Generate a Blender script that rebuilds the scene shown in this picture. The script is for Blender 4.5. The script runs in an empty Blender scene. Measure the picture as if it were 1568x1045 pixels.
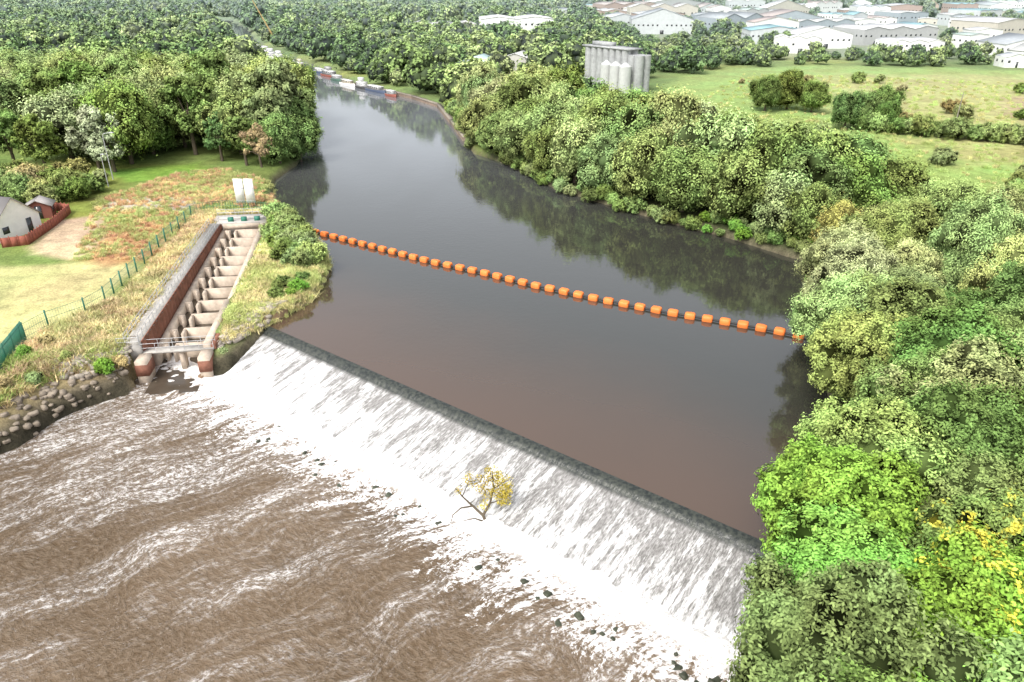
import bpy, math, random
import numpy as np
from mathutils import Vector, Matrix
rng=np.random.default_rng(7); random.seed(7)
D=bpy.data; S=bpy.context.scene
rad=math.radians

# ------------------------------------------------------------ mesh builder
class MB:
    def __init__(s): s.v=[];s.l=[];s.t=[];s.m=[];s.a=[];s.n=0
    def add(s,verts,faces,mat=0,tone=0.5):
        verts=np.asarray(verts,float).reshape(-1,3); faces=np.asarray(faces,int)
        s.v.append(verts); s.l.append((faces+s.n).ravel()); s.t.append(np.full(len(faces),faces.shape[1]))
        s.m.append(np.full(len(faces),mat) if np.isscalar(mat) else mat)
        s.a.append(np.full(len(verts),tone) if np.isscalar(tone) else tone); s.n+=len(verts)
    def box(s,c,size,mat=0,rot=0,tone=.5,M=None):
        x,y,z=[a/2 for a in size]
        v=np.array([[-x,-y,-z],[x,-y,-z],[x,y,-z],[-x,y,-z],[-x,-y,z],[x,-y,z],[x,y,z],[-x,y,z]])
        if rot: 
            cr,sr=math.cos(rot),math.sin(rot); v=np.c_[v[:,0]*cr-v[:,1]*sr,v[:,0]*sr+v[:,1]*cr,v[:,2]]
        v=v+np.array(c)
        if M is not None: v=xf(M,v)
        s.add(v,[[0,3,2,1],[4,5,6,7],[0,1,5,4],[1,2,6,5],[2,3,7,6],[3,0,4,7]],mat,tone)
    def tube(s,p0,p1,r0,r1,n=6,mat=0,tone=.5,cap=True):
        p0=np.array(p0,float);p1=np.array(p1,float);d=p1-p0;L=np.linalg.norm(d)+1e-9;d=d/L
        a=np.cross(d,[0,0,1.] if abs(d[2])<.9 else [1.,0,0]);a/=np.linalg.norm(a);b=np.cross(d,a)
        t=np.arange(n)*2*math.pi/n
        ring=np.cos(t)[:,None]*a+np.sin(t)[:,None]*b
        v=np.r_[p0+ring*r0,p1+ring*r1]
        f=[[i,(i+1)%n,n+(i+1)%n,n+i] for i in range(n)]
        s.add(v,f,mat,tone)
        if cap:
            s.add(v[:n],[list(range(n))],mat,tone); s.add(v[n:],[list(range(n))[::-1]],mat,tone)
    def path(s,pts,r,n=6,mat=0):
        for i in range(len(pts)-1):
            ra=r if np.isscalar(r) else r[i]; rb=r if np.isscalar(r) else r[i+1]
            s.tube(pts[i],pts[i+1],ra,rb,n,mat)
    def build(s,name,mats,smooth=False,M=None,link=True):
        me=D.meshes.new(name)
        v=np.concatenate(s.v);l=np.concatenate(s.l);t=np.concatenate(s.t);m=np.concatenate(s.m);a=np.concatenate(s.a)
        me.vertices.add(len(v));me.vertices.foreach_set('co',v.ravel())
        me.loops.add(len(l));me.loops.foreach_set('vertex_index',l)
        me.polygons.add(len(t));me.polygons.foreach_set('loop_start',np.r_[0,np.cumsum(t)[:-1]]);me.polygons.foreach_set('loop_total',t)
        me.polygons.foreach_set('material_index',m.astype(int))
        if smooth: me.polygons.foreach_set('use_smooth',np.ones(len(t),bool))
        at=me.attributes.new('tone','FLOAT','POINT');at.data.foreach_set('value',a.astype(float))
        for x in mats: me.materials.append(x)
        me.update(calc_edges=True); me.validate()
        if not link: return me
        return obj(name,me,M)
def xf(M,v):
    A=np.array(M); return v@A[:3,:3].T+A[:3,3]
def obj(name,me,M=None,parent=None):
    o=D.objects.new(name,me);S.collection.objects.link(o)
    if M is not None:o.matrix_world=M
    if parent:o.parent=parent
    return o

# ------------------------------------------------------------ numpy noise
def vnoise(x,y,seed=0):
    xi=np.floor(x).astype(np.int64);yi=np.floor(y).astype(np.int64);fx=x-xi;fy=y-yi
    fx=fx*fx*(3-2*fx);fy=fy*fy*(3-2*fy)
    def h(a,b):
        n=(a*374761393+b*668265263+seed*974711)&0x7fffffff
        n=((n^(n>>13))*1274126177)&0x7fffffff
        return ((n^(n>>16))&0xffff)/65535.
    return (h(xi,yi)*(1-fx)+h(xi+1,yi)*fx)*(1-fy)+(h(xi,yi+1)*(1-fx)+h(xi+1,yi+1)*fx)*fy
def fbm(x,y,o=4,seed=0):
    r=0;a=.5
    for i in range(o): r=r+a*vnoise(x*2**i,y*2**i,seed+i*17);a*=.5
    return r
def ss(a,b,x):
    t=np.clip((x-a)/(b-a),0,1);return t*t*(3-2*t)
def sdist(P,x,y):
    P=np.array(P,float);best=np.full(x.shape,1e18);ins=np.zeros(x.shape,bool)
    for i in range(len(P)):
        a=P[i];b=P[(i+1)%len(P)];e=b-a
        t=np.clip(((x-a[0])*e[0]+(y-a[1])*e[1])/(e@e),0,1)
        dd=(x-a[0]-t*e[0])**2+(y-a[1]-t*e[1])**2;best=np.minimum(best,dd)
        c=((a[1]>y)!=(b[1]>y))&(x<(b[0]-a[0])*(y-a[1])/((b[1]-a[1]) or 1e-9)+a[0]);ins^=c
    d=np.sqrt(best);return np.where(ins,-d,d)

# ------------------------------------------------------------ node helper
class NT:
    def __init__(s,name):
        s.m=D.materials.new(name);s.m.use_nodes=True;s.t=s.m.node_tree;s.t.nodes.clear()
        s.out=s.n('ShaderNodeOutputMaterial')
    def n(s,ty,**k):
        x=s.t.nodes.new(ty)
        for a,b in k.items(): setattr(x,a,b)
        return x
    def set(s,inp,b):
        if isinstance(b,bpy.types.NodeSocket): s.t.links.new(b,inp)
        elif isinstance(b,bpy.types.Node): s.t.links.new(b.outputs[0],inp)
        else:
            if isinstance(b,(tuple,list)) and len(b)==3 and inp.type=='RGBA': b=(*b,1)
            inp.default_value=b
    def math(s,op,a,b=0.,c=0.,clamp=False):
        x=s.n('ShaderNodeMath',operation=op,use_clamp=clamp);s.set(x.inputs[0],a);s.set(x.inputs[1],b);s.set(x.inputs[2],c);return x.outputs[0]
    def mr(s,v,a,b,c=0.,d=1.,smooth=True):
        x=s.n('ShaderNodeMapRange',interpolation_type='SMOOTHSTEP' if smooth else 'LINEAR')
        for i,q in enumerate([v,a,b,c,d]): s.set(x.inputs[i],q)
        return x.outputs[0]
    def mix(s,f,a,b,mode='MIX'):
        x=s.n('ShaderNodeMix',data_type='RGBA',blend_type=mode);s.set(x.inputs[0],f);s.set(x.inputs[6],a);s.set(x.inputs[7],b);return x.outputs[2]
    def noise(s,vec,scale,detail=3.,rough=.55,dist=0.):
        x=s.n('ShaderNodeTexNoise');s.set(x.inputs['Vector'],vec);s.set(x.inputs['Scale'],scale);s.set(x.inputs['Detail'],detail);s.set(x.inputs['Roughness'],rough);s.set(x.inputs['Distortion'],dist);return x.outputs['Fac']
    def scl(s,vec,v):
        x=s.n('ShaderNodeVectorMath',operation='MULTIPLY');s.set(x.inputs[0],vec);x.inputs[1].default_value=v;return x.outputs[0]
    def pos(s): return s.n('ShaderNodeNewGeometry').outputs['Position']
    def bump(s,h,strength=.5,dist=.1):
        x=s.n('ShaderNodeBump');x.inputs['Strength'].default_value=strength;x.inputs['Distance'].default_value=dist;s.set(x.inputs['Height'],h);return x.outputs[0]
    def bsdf(s,col,rough=.7,normal=None,spec=.4,metal=0.,ior=1.45):
        x=s.n('ShaderNodeBsdfPrincipled');s.set(x.inputs['Base Color'],col);s.set(x.inputs['Roughness'],rough);x.inputs['Specular IOR Level'].default_value=spec;x.inputs['Metallic'].default_value=metal;x.inputs['IOR'].default_value=ior
        if normal is not None:s.set(x.inputs['Normal'],normal)
        return x.outputs[0]
    def done(s,sh): s.set(s.out.inputs[0],sh);return s.m
def haze_tint(N,col,amt=.55):  # aerial haze painted into the base colour, paler with world Y
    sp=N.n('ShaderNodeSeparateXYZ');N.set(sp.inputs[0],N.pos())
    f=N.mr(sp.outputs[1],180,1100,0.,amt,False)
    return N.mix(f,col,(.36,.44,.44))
_mc={}
def simple(name,col,rough=.75,var=.25,scale=1.5,bump=.2,metal=0.,hz=False,spec=.4):
    if name in _mc:return _mc[name]
    N=NT(name);p=N.pos()
    n=N.noise(p,scale,4.,.65);n2=N.noise(p,scale*.17,2.)
    f=N.math('ADD',N.math('MULTIPLY',n,.65),N.math('MULTIPLY',n2,.35))
    k=N.mr(f,.3,.7,1-var,1+var,False)
    c=N.n('ShaderNodeVectorMath',operation='SCALE');c.inputs[0].default_value=col;N.set(c.inputs['Scale'],k)
    cc=c.outputs[0]
    if hz: cc=haze_tint(N,cc,.4)
    _mc[name]=N.done(N.bsdf(cc,rough,N.bump(n,bump,.05) if bump>.03 else None,spec,metal));return _mc[name]
def leafmat(name,hz=False,color=None,yellow=False):
    if name in _mc:return _mc[name]
    N=NT(name)
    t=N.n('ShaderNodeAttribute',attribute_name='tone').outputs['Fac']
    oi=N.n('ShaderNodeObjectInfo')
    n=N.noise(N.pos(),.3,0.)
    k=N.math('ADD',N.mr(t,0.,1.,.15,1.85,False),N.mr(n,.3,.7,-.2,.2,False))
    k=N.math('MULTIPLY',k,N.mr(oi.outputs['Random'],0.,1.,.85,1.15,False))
    base=oi.outputs['Color'] if color is None else color
    if yellow: base=N.mix(N.mr(N.noise(N.pos(),.9,3.),.54,.64),base,(.46,.45,.06))
    c=N.n('ShaderNodeVectorMath',operation='SCALE');N.set(c.inputs[0],base);N.set(c.inputs['Scale'],k)
    a=N.n('ShaderNodeBsdfDiffuse')
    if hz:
        N.set(a.inputs[0],haze_tint(N,c.outputs[0],.62))
    else:
        hs=N.n('ShaderNodeHueSaturation');N.set(hs.inputs['Color'],c.outputs[0])
        N.set(hs.inputs['Hue'],N.math('ADD',N.mr(n,.3,.7,.486,.508,False),N.mr(oi.outputs['Random'],0.,1.,-.012,.012,False)))
        N.set(a.inputs[0],hs.outputs[0])
    _mc[name]=N.done(a.outputs[0]);return _mc[name]
LEAF=leafmat('foliage')
BARK=simple('bark',(.10,.08,.055),.9,.4,3,.0)
BARKP=simple('bark_pale',(.25,.23,.2),.9,.4,3,.6)

# ------------------------------------------------------------ trees
def ico(sub=1):
    import bmesh
    b=bmesh.new();bmesh.ops.create_icosphere(b,subdivisions=sub,radius=1)
    v=np.array([x.co[:] for x in b.verts]);f=np.array([[x.index for x in q.verts] for q in b.faces]);b.free();return v,f
ICO1=ico(1);ICO2=ico(2)
def unit(v): return v/(np.linalg.norm(v,axis=1,keepdims=True)+1e-9)
def leaves(mb,P,Nrm,size,asp,tone,r,droop=0.):
    n=len(P);t=r.normal(size=(n,3));t[:,2]-=droop*2;
    t=unit(t-Nrm*np.sum(t*Nrm,1,keepdims=True));b=np.cross(Nrm,t)
    L=(size*r.uniform(.6,1.3,n))[:,None]
    v=np.stack([P-t*L*.5,P+b*L*asp*.5,P+t*L*.5,P-b*L*asp*.5],1).reshape(-1,3)
    f=np.arange(n*4).reshape(-1,4);mb.add(v,f,0,np.repeat(tone,4))
def tree(name,seed,R=5.5,H=12,nc=40,nl=30000,ls=.42,asp=.55,rr=(.22,.36),base=.12,droop=.5,core=.74,mats=None,trunk=True,coresub=2,ns=26,spr=.17):
    r=np.random.default_rng(seed);mb=MB()
    zc=H*(base+1)/2;Rz=H*(1-base)/2
    d=unit(r.normal(size=(nc*3,3)));d=d[d[:,2]>-.75][:nc];nc=len(d)
    th=np.arctan2(d[:,1],d[:,0])
    lob=1+.22*np.sin(2*th+seed)+.14*np.sin(5*th+seed*2)
    cr=r.uniform(rr[0],rr[1],nc)*R
    fr=r.uniform(.45,1.0,nc)
    C=np.c_[d[:,0]*(R-cr*.6)*lob*fr,d[:,1]*(R-cr*.6)*lob*fr,zc+d[:,2]*(Rz-cr*.5)*np.sqrt(fr)]
    C[:,2]=np.maximum(C[:,2],cr*.8+.2)
    ct=r.uniform(.28,.60,nc)
    w=cr**2/np.sum(cr**2);k=r.choice(nc,nl,p=w)
    sub=unit(r.normal(size=(nc*ns,3))+np.array([0,0,.25])).reshape(nc,ns,3);sr=r.uniform(.72,1.16,(nc,ns));st=r.normal(0,.12,(nc,ns))
    j=r.integers(0,ns,nl);sd_=sub[k,j];g=r.normal(size=(nl,3))*spr
    g[:,2]*=1+.6*droop
    P=C[k]+cr[k][:,None]*(sd_*sr[k,j][:,None]+g)
    if droop>0: P[:,2]-=droop*.35*cr[k]*r.uniform(0,1,nl)**2
    keep=np.ones(nl,bool)
    for q_ in range(nc):
        q=np.sum((P-C[q_])**2,1)<(cr[q_]*.62)**2;keep&=~(q&(k!=q_))
    rel=(P-C[k])/cr[k][:,None];rl=np.linalg.norm(rel,axis=1);keep&=(P[:,2]>.15)&(rl>.58)
    P=P[keep];k=k[keep];j=j[keep];rel=rel[keep];rl=rl[keep];g=g[keep]
    nr=unit(rel/rl[:,None]+g/spr*.35+.45*r.normal(size=rel.shape)+np.array([0,0,.45]))
    tone=np.clip(ct[k]+st[k,j]+(rl-.95)*.8+g[:,2]/spr*.06+rel[:,2]*.12+r.normal(0,.07,len(k)),0.02,1)  # crown shade put into leaf tone: inner leaves and undersides darker
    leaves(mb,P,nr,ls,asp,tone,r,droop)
    if core>0:
        iv,jf=(ICO2 if coresub==2 else ICO1)
        for q_ in range(nc):
            mb.add(iv*(1+.2*r.normal(size=(len(iv),1)))*cr[q_]*core+C[q_],jf,0,.05)  # clump core coloured dark, painting the shade in crown gaps
    if trunk:
        tr=.035*H;top=np.array([r.normal()*.2,r.normal()*.2,zc])
        mid=np.array([r.normal()*.15,r.normal()*.15,H*.22])
        mb.path([[0,0,-.8],mid,top],[tr,tr*.75,tr*.35],8,1)
        for q_ in r.choice(nc,min(nc,9),replace=False):
            s0=mid+(top-mid)*r.uniform(0,.8);m2=(s0+C[q_])/2+np.array([0,0,.5])
            mb.path([s0,m2,C[q_]],[tr*.42,tr*.28,tr*.1],5,1)
    return mb.build(name,mats or [LEAF,BARK],link=False)

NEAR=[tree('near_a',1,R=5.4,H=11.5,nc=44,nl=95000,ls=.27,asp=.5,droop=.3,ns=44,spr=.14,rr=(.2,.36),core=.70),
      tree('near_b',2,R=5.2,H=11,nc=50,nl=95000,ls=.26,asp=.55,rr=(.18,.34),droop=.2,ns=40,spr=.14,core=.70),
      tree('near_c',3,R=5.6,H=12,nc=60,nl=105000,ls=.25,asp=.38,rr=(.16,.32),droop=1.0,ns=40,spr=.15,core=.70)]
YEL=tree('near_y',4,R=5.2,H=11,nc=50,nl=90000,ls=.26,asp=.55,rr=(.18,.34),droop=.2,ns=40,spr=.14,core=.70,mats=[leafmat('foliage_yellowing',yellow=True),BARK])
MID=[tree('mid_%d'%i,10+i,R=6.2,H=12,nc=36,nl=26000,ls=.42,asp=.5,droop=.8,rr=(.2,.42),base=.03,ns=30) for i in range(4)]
MIDO=[tree('mido_%d'%i,30+i,R=5,H=14,nc=44,nl=18000,ls=.42,asp=.6,droop=.1,rr=(.16,.28),base=.15,core=.65) for i in range(2)]
def farmesh(i,c):
    return tree('sky_tint%d'%i,50+i,R=6.5,H=11,nc=18,nl=2000,ls=1.0,asp=.7,droop=.1,rr=(.26,.5),base=.0,core=.85,mats=[leafmat('foliage_far_%d'%i,True,c),BARK],coresub=1,ns=12,trunk=False)
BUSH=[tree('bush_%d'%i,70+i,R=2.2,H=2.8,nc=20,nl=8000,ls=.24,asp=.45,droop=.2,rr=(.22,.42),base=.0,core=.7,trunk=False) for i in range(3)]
SPARSE=tree('sparse',90,R=4.5,H=11,nc=34,nl=12000,ls=.34,asp=.5,droop=.2,rr=(.14,.24),base=.15,core=0)

# ------------------------------------------------------------ layout
RIVER=[(-160,-60),(-75,20),(-57,48),(-51,60),(-50,61),(-49,66),(-47,69),(-43,72),(-41,73),(-37,75),(-34,76),(-30.9,84.1),(-29.3,86.6),(-26.7,92.4),(-26.7,102.2),(-30,112.3),(-34.8,122.4),(-40.6,132.1),(-47,142),(-51,158),(-50,172),(-53,192.7),(-63,225.4),(-83,277.5),(-112,345.4),(-136,400),(-167,474),(-212,580),(-242,652),(-310,800),
(-285,800),(-218,652),(-180,550),(-148,470),(-120,423),(-92,371),(-63,309),(-36,274),(-25,255),(-18,225),(-10,184),(-2,173),(9,149.6),(20.6,135.5),(28.7,126),(36,119),(44,108.4),(52.7,105.5),(44,98),(39,84),(36,77),(32.5,65),(30,57),(26,49),(23,44.6),(19,36),(14,25),(0,0),(-40,-60)]
L0=np.array([-30.9,84.1]);EX=np.array([.789,-.614]);EY=np.array([.614,.789])
WM=Matrix(((EX[0],EY[0],0,L0[0]),(EX[1],EY[1],0,L0[1]),(0,0,1,0),(0,0,0,1)))
FO=np.array([-39.7,78.3]);FX=np.array([.989,.149]);FY=np.array([-.149,.989])
FM=Matrix(((FX[0],FY[0],0,FO[0]),(FX[1],FY[1],0,FO[1]),(0,0,1,0),(0,0,0,1)))
def wl(x,y): a=x-L0[0];b=y-L0[1];return a*EX[0]+b*EX[1],a*EY[0]+b*EY[1]
def fl(x,y): a=x-FO[0];b=y-FO[1];return a*FX[0]+b*FX[1],a*FY[0]+b*FY[1]
def ground_h(x,y):
    sd=sdist(RIVER,x,y);wx,wy=wl(x,y)
    down=ss(0,-6,wy)
    w=1.8+down*3.2*(x<-20)
    land=1.4+.25*(fbm(x*.05,y*.05,3,3)-.5)+.25*(fbm(x*.4,y*.4,3,5)-.5)
    bed=-3.6
    t=ss(-1.2,1,sd/np.where(sd>0,w,1))
    h=bed+(land-bed)*t
    h=h+ .5*(fbm(x*.7,y*.7,3,9)-.5)*np.exp(-(sd-1)**2/4)
    fx,fy=fl(x,y)
    h=np.where((fx>-4.9)&(fx<3.7)&(fy>-7)&(fy<45),-3.2,h)
    far=np.maximum(0,np.hypot(x,y)-1500);h=h+far*.03
    return h
def axis(a,b,step,lo,hi,g=1.04):
    c=list(np.arange(a,b,step));s=step;v=c[-1]
    while v<hi: s*=g;v+=s;c.append(v)
    s=step;v=c[0]
    while v>lo: s*=g;v-=s;c.insert(0,v)
    return np.array(c)
gx=axis(-95,80,.7,-4500,4500);gy=axis(30,150,.7,-1500,6000)
X,Y=np.meshgrid(gx,gy);x=X.ravel();y=Y.ravel();h=ground_h(x,y)
nx,ny=len(gx),len(gy)
i=np.arange(nx*ny).reshape(ny,nx);F=np.stack([i[:-1,:-1],i[:-1,1:],i[1:,1:],i[1:,:-1]],-1).reshape(-1,4)
mb=MB();mb.add(np.c_[x,y,h],F)
col=np.tile([.14,.19,.055],(len(x),1))
wob=3*(fbm(x*.15,y*.15,3,21)-.5)*2
def zone(P,c,soft=1.5,amt=1.,ws=1.):
    global col
    sd=sdist(P,x,y)+wob*ws;m=(ss(soft,-soft,sd)*amt)[:,None];col=col*(1-m)+np.array(c)*m
n1=fbm(x*.03,y*.03,4,31)[:,None]
col=col*(.75+.5*n1)+np.array([.08,.05,.0])*ss(.45,.65,fbm(x*.02,y*.02,4,33))[:,None]
FIELD=[(55,165),(72,123),(90,110),(400,120),(520,330),(228,350),(145,371),(86,350),(60,300),(50,230)]
zone(FIELD,(.23,.30,.09),3)
zone([(110,170),(300,140),(420,260),(260,330),(130,330),(110,240)],(.34,.32,.14),10,.85,6)
zone([(150,225),(300,190),(330,270),(180,270)],(.31,.21,.15),8,.85,4)
zone([(-82,100),(-62,104),(-55,102),(-53,88),(-56,76),(-70,60),(-110,60),(-120,110)],(.44,.40,.19),1.5)
zone([(-95,99),(-66,100),(-70,90),(-90,86)],(.30,.34,.14),4,.6,2)
zone([(-66,105),(-70,119),(-65,127),(-56,128),(-53,118),(-54,104),(-60,102)],(.36,.19,.10),2,.9)
zone([(-80,138),(-73,158),(-64,163),(-55,150),(-57,138)],(.34,.24,.12),2,.8)
zone([(-88,160),(-72,168),(-66,158),(-80,150)],(.16,.28,.05),2)
zone([(-74,107),(-80,124),(-73,127),(-67,115),(-67,105)],(.45,.34,.23),1.2)
zone([(-76,131.5),(-76,139),(-61,139),(-61,131)],(.36,.32,.26),1)
zone([(-57,70),(-56,82),(-52,90),(-55,112),(-58,130),(-45,130),(-44,90),(-45,74)],(.42,.34,.17),1.2,.85)
zone([(-42,126),(-36,122),(-28,108),(-27,92),(-31,84),(-35,78),(-37,90),(-41,120)],(.40,.37,.16),1.2)
zone([(-140,20),(-57,72),(-47,75),(-40,78),(-36,76),(-44,68),(-50,55),(-80,10)],(.28,.22,.12),2)
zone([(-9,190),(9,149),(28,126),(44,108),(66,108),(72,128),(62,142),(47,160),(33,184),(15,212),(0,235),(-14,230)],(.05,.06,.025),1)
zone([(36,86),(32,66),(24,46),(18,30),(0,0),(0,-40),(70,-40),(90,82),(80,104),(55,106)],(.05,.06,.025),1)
sdr=sdist(RIVER,x,y)
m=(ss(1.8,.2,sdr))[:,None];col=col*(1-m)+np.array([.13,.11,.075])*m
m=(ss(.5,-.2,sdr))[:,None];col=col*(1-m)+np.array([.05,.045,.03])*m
m=ss(380,430,y)[:,None]*ss(60,90,x)[:,None]*ss(1000,900,y)[:,None]*.5;col=col*(1-m)+np.array([.24,.24,.22])*m
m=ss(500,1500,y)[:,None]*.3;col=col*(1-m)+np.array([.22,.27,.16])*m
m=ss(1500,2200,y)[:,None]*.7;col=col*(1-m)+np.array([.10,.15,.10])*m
N=NT('ground');p=N.pos()
at=N.n('ShaderNodeAttribute',attribute_name='Col').outputs['Color']
n=N.noise(p,.5,5.,.7);n2=N.noise(p,4.,2.,.7);n3=N.noise(p,.06,2.)
k=N.math('MULTIPLY',N.math('MULTIPLY',N.mr(n,.3,.7,.70,1.30,False),N.mr(n2,.25,.75,.72,1.28,False)),N.mr(n3,.3,.7,.85,1.15,False))
c=N.n('ShaderNodeVectorMath',operation='SCALE');N.set(c.inputs[0],at);N.set(c.inputs['Scale'],k)
hs=N.n('ShaderNodeHueSaturation');N.set(hs.inputs['Color'],c.outputs[0]);N.set(hs.inputs['Hue'],N.mr(n3,.3,.7,.485,.525,False))
GM=N.done(N.bsdf(haze_tint(N,hs.outputs[0],.5),.95,N.bump(n2,.6,.15),.1))
g=mb.build('ground',[GM],smooth=True)
ca=g.data.color_attributes.new('Col','FLOAT_COLOR','POINT');ca.data.foreach_set('color',np.c_[col,np.ones(len(col))].ravel())

# ------------------------------------------------------------ upstream water
ux=np.r_[np.arange(-700,-6,4.),np.arange(-6,90,2.),np.arange(90,200,8)];uy=np.r_[0,np.arange(2,120,2.),np.arange(120,1000,6.)]
X,Y=np.meshgrid(ux,uy);X=X.ravel();Y=Y.ravel()
wx=L0[0]+X*EX[0]+Y*EY[0];wy=L0[1]+X*EX[1]+Y*EY[1]
i=np.arange(len(ux)*len(uy)).reshape(len(uy),len(ux));F=np.stack([i[:-1,:-1],i[:-1,1:],i[1:,1:],i[1:,:-1]],-1).reshape(-1,4)
sd=sdist(RIVER,wx,wy);keep=(sd[F].min(1)<1.5);F=F[keep]
N=NT('river_water_calm');p=N.pos()
tc=N.n('ShaderNodeTexCoord').outputs['Object'];sp=N.n('ShaderNodeSeparateXYZ');N.set(sp.inputs[0],tc)
sw=N.n('ShaderNodeSeparateXYZ');N.set(sw.inputs[0],p)
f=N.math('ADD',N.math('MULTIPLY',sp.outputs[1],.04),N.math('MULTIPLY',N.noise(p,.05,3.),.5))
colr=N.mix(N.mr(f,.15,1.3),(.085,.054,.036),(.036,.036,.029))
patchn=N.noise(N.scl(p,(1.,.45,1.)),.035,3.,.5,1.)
sky_tint=N.math('MULTIPLY',N.mr(sw.outputs[1],110,260),N.mr(patchn,.35,.65,.65,1.))
colr=N.mix(sky_tint,colr,(.17,.185,.20))  # sky reflection on the far reach painted in as paler base colour
b1=N.noise(p,1.3,2.,.5);b2=N.noise(p,.25,1.)
patch=N.mr(patchn,.4,.6,.3,1.)
bh=N.math('ADD',N.math('MULTIPLY',b1,patch),N.math('MULTIPLY',b2,.8))
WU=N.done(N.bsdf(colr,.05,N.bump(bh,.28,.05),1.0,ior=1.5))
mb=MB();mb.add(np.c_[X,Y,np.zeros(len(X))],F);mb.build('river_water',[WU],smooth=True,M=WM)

# ------------------------------------------------------------ weir slope
xs=np.arange(-.3,76,.22);ys=np.r_[0.02,-.25,-.5,-.75,-1.0,-1.2,np.arange(-1.45,-9.6,-.24)]
X,Y=np.meshgrid(xs,ys);X=X.ravel();Y=Y.ravel()
prof=np.interp(-Y,[0,.5,.9,1.3,9,9.7],[.0,-.04,-.22,-.62,-2.3,-2.42])
st=fbm(X*1.6,Y*.25,3,41)-.45
Z=prof+st*.2*ss(-1,-3,Y)+.15*(fbm(X*.9,Y*.9,3,44)-.45)*ss(-4,-9,Y)
i=np.arange(len(xs)*len(ys)).reshape(len(ys),len(xs));F=np.stack([i[1:,:-1],i[1:,1:],i[:-1,1:],i[:-1,:-1]],-1).reshape(-1,4)
N=NT('weir_cascade');tc=N.n('ShaderNodeTexCoord').outputs['Object'];sp=N.n('ShaderNodeSeparateXYZ');N.set(sp.inputs[0],tc)
xx,yy=sp.outputs[0],sp.outputs[1]
s1=N.noise(N.scl(tc,(2.6,.24,1)),1.,4.,.7,.3);s2=N.noise(N.scl(tc,(.8,.12,1)),1.,3.,.6,.3);s3=N.noise(N.scl(tc,(9,2.0,1)),1.,3.,.75)
v=N.math('ADD',N.math('MULTIPLY',s1,.55),N.math('ADD',N.math('MULTIPLY',s2,.42),N.math('MULTIPLY',s3,.22)))
v=N.math('ADD',v,N.mr(yy,-1.2,-9.,-.08,.01,False));v=N.math('ADD',v,N.mr(xx,0.,45.,.05,-.015,False))
m=N.mr(v,.50,.68)
m=N.math('MULTIPLY',m,N.mr(yy,-1.1,-2.0,0.,1.))
wet=N.mix(N.mr(s3,.35,.65),(.13,.125,.115),(.32,.31,.30))
dark=N.mix(N.mr(N.noise(tc,2.5,4.),.35,.65),(.018,.022,.02),(.05,.055,.045))
basec=N.mix(N.mr(yy,-1.15,-1.7),dark,wet)
colw=N.mix(N.math('MULTIPLY',m,.93),basec,(.80,.80,.79))
rg=N.mr(yy,-1.1,-2.,.25,.6)
WS=N.done(N.bsdf(colw,rg,N.bump(s1,.8,.15),.5))
mb=MB();mb.add(np.c_[X,Y,Z],F);mb.build('weir',[WS],smooth=True,M=WM)

# ------------------------------------------------------------ downstream water
xs=np.r_[np.arange(-80,-12,.8),np.arange(-12,76,.3),np.arange(76,140,1.5)];ys=np.r_[np.arange(-8.8,-30,-.3),np.arange(-30,-75,-.5),np.arange(-75,-200,-3)]
X,Y=np.meshgrid(xs,ys);X=X.ravel();Y=Y.ravel()
foot=np.exp(-((Y+10.0)/1.4)**2)
Z=-2.42+foot*(.25+.9*(fbm(X*.8,Y*.9,4,51)-.42))+.22*(fbm(X*.5,Y*.3,4,52)-.47)+.16*(fbm(X*1.2,Y*.9,3,55)-.45)*(1+1.2*ss(-30,-12,Y))
i=np.arange(len(xs)*len(ys)).reshape(len(ys),len(xs));F=np.stack([i[1:,:-1],i[1:,1:],i[:-1,1:],i[:-1,:-1]],-1).reshape(-1,4)
N=NT('river_water_rough');tc=N.n('ShaderNodeTexCoord').outputs['Object'];sp=N.n('ShaderNodeSeparateXYZ');N.set(sp.inputs[0],tc)
wv=N.n('ShaderNodeTexNoise');N.set(wv.inputs['Vector'],tc);wv.inputs['Scale'].default_value=.09;wv.inputs['Detail'].default_value=2
off=N.n('ShaderNodeVectorMath',operation='MULTIPLY_ADD');N.set(off.inputs[0],wv.outputs['Color']);off.inputs[1].default_value=(7,4,0);N.set(off.inputs[2],tc)
q=off.outputs[0];yy=sp.outputs[1];xx=sp.outputs[0]
sh=N.n('ShaderNodeCombineXYZ');sq=N.n('ShaderNodeSeparateXYZ');N.set(sq.inputs[0],q)
N.set(sh.inputs[0],N.math('ADD',sq.outputs[0],N.math('MULTIPLY',sq.outputs[1],-.28)));N.set(sh.inputs[1],sq.outputs[1]);q=sh.outputs[0]
en=N.noise(N.scl(q,(.5,.10,1)),1.,4.,.7)
edge=N.math('ADD',yy,N.math('MULTIPLY',N.math('SUBTRACT',en,.5),18.))
near=N.mr(edge,-19.5,-10.2)
st1=N.noise(N.scl(q,(.24,.035,1)),1.,3.,.55,.3)
st2=N.noise(N.scl(q,(1.2,.34,1)),1.,4.,.75,.3)
sf=N.noise(N.scl(q,(3.2,2.2,1)),1.,4.,.85)
big=N.noise(tc,.045,2.)
dens=N.math('ADD',N.mr(yy,-45.,-13.,-.01,.10,False),N.mr(xx,42.,5.,-.06,.05,False))
v=N.math('ADD',N.math('ADD',N.math('MULTIPLY',st1,.5),N.math('MULTIPLY',st2,.24)),N.math('MULTIPLY',big,.26))
v=N.math('ADD',v,dens)
band=N.mr(v,.47,.68)
speck=N.mr(N.math('ADD',N.math('MULTIPLY',sf,.8),N.math('MULTIPLY',st2,.4)),.56,.72)
fo=N.math('MULTIPLY',band,N.math('ADD',N.math('MULTIPLY',speck,.68),.07))
fo2=N.math('MULTIPLY',N.mr(sf,.57,.70),.20)
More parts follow.
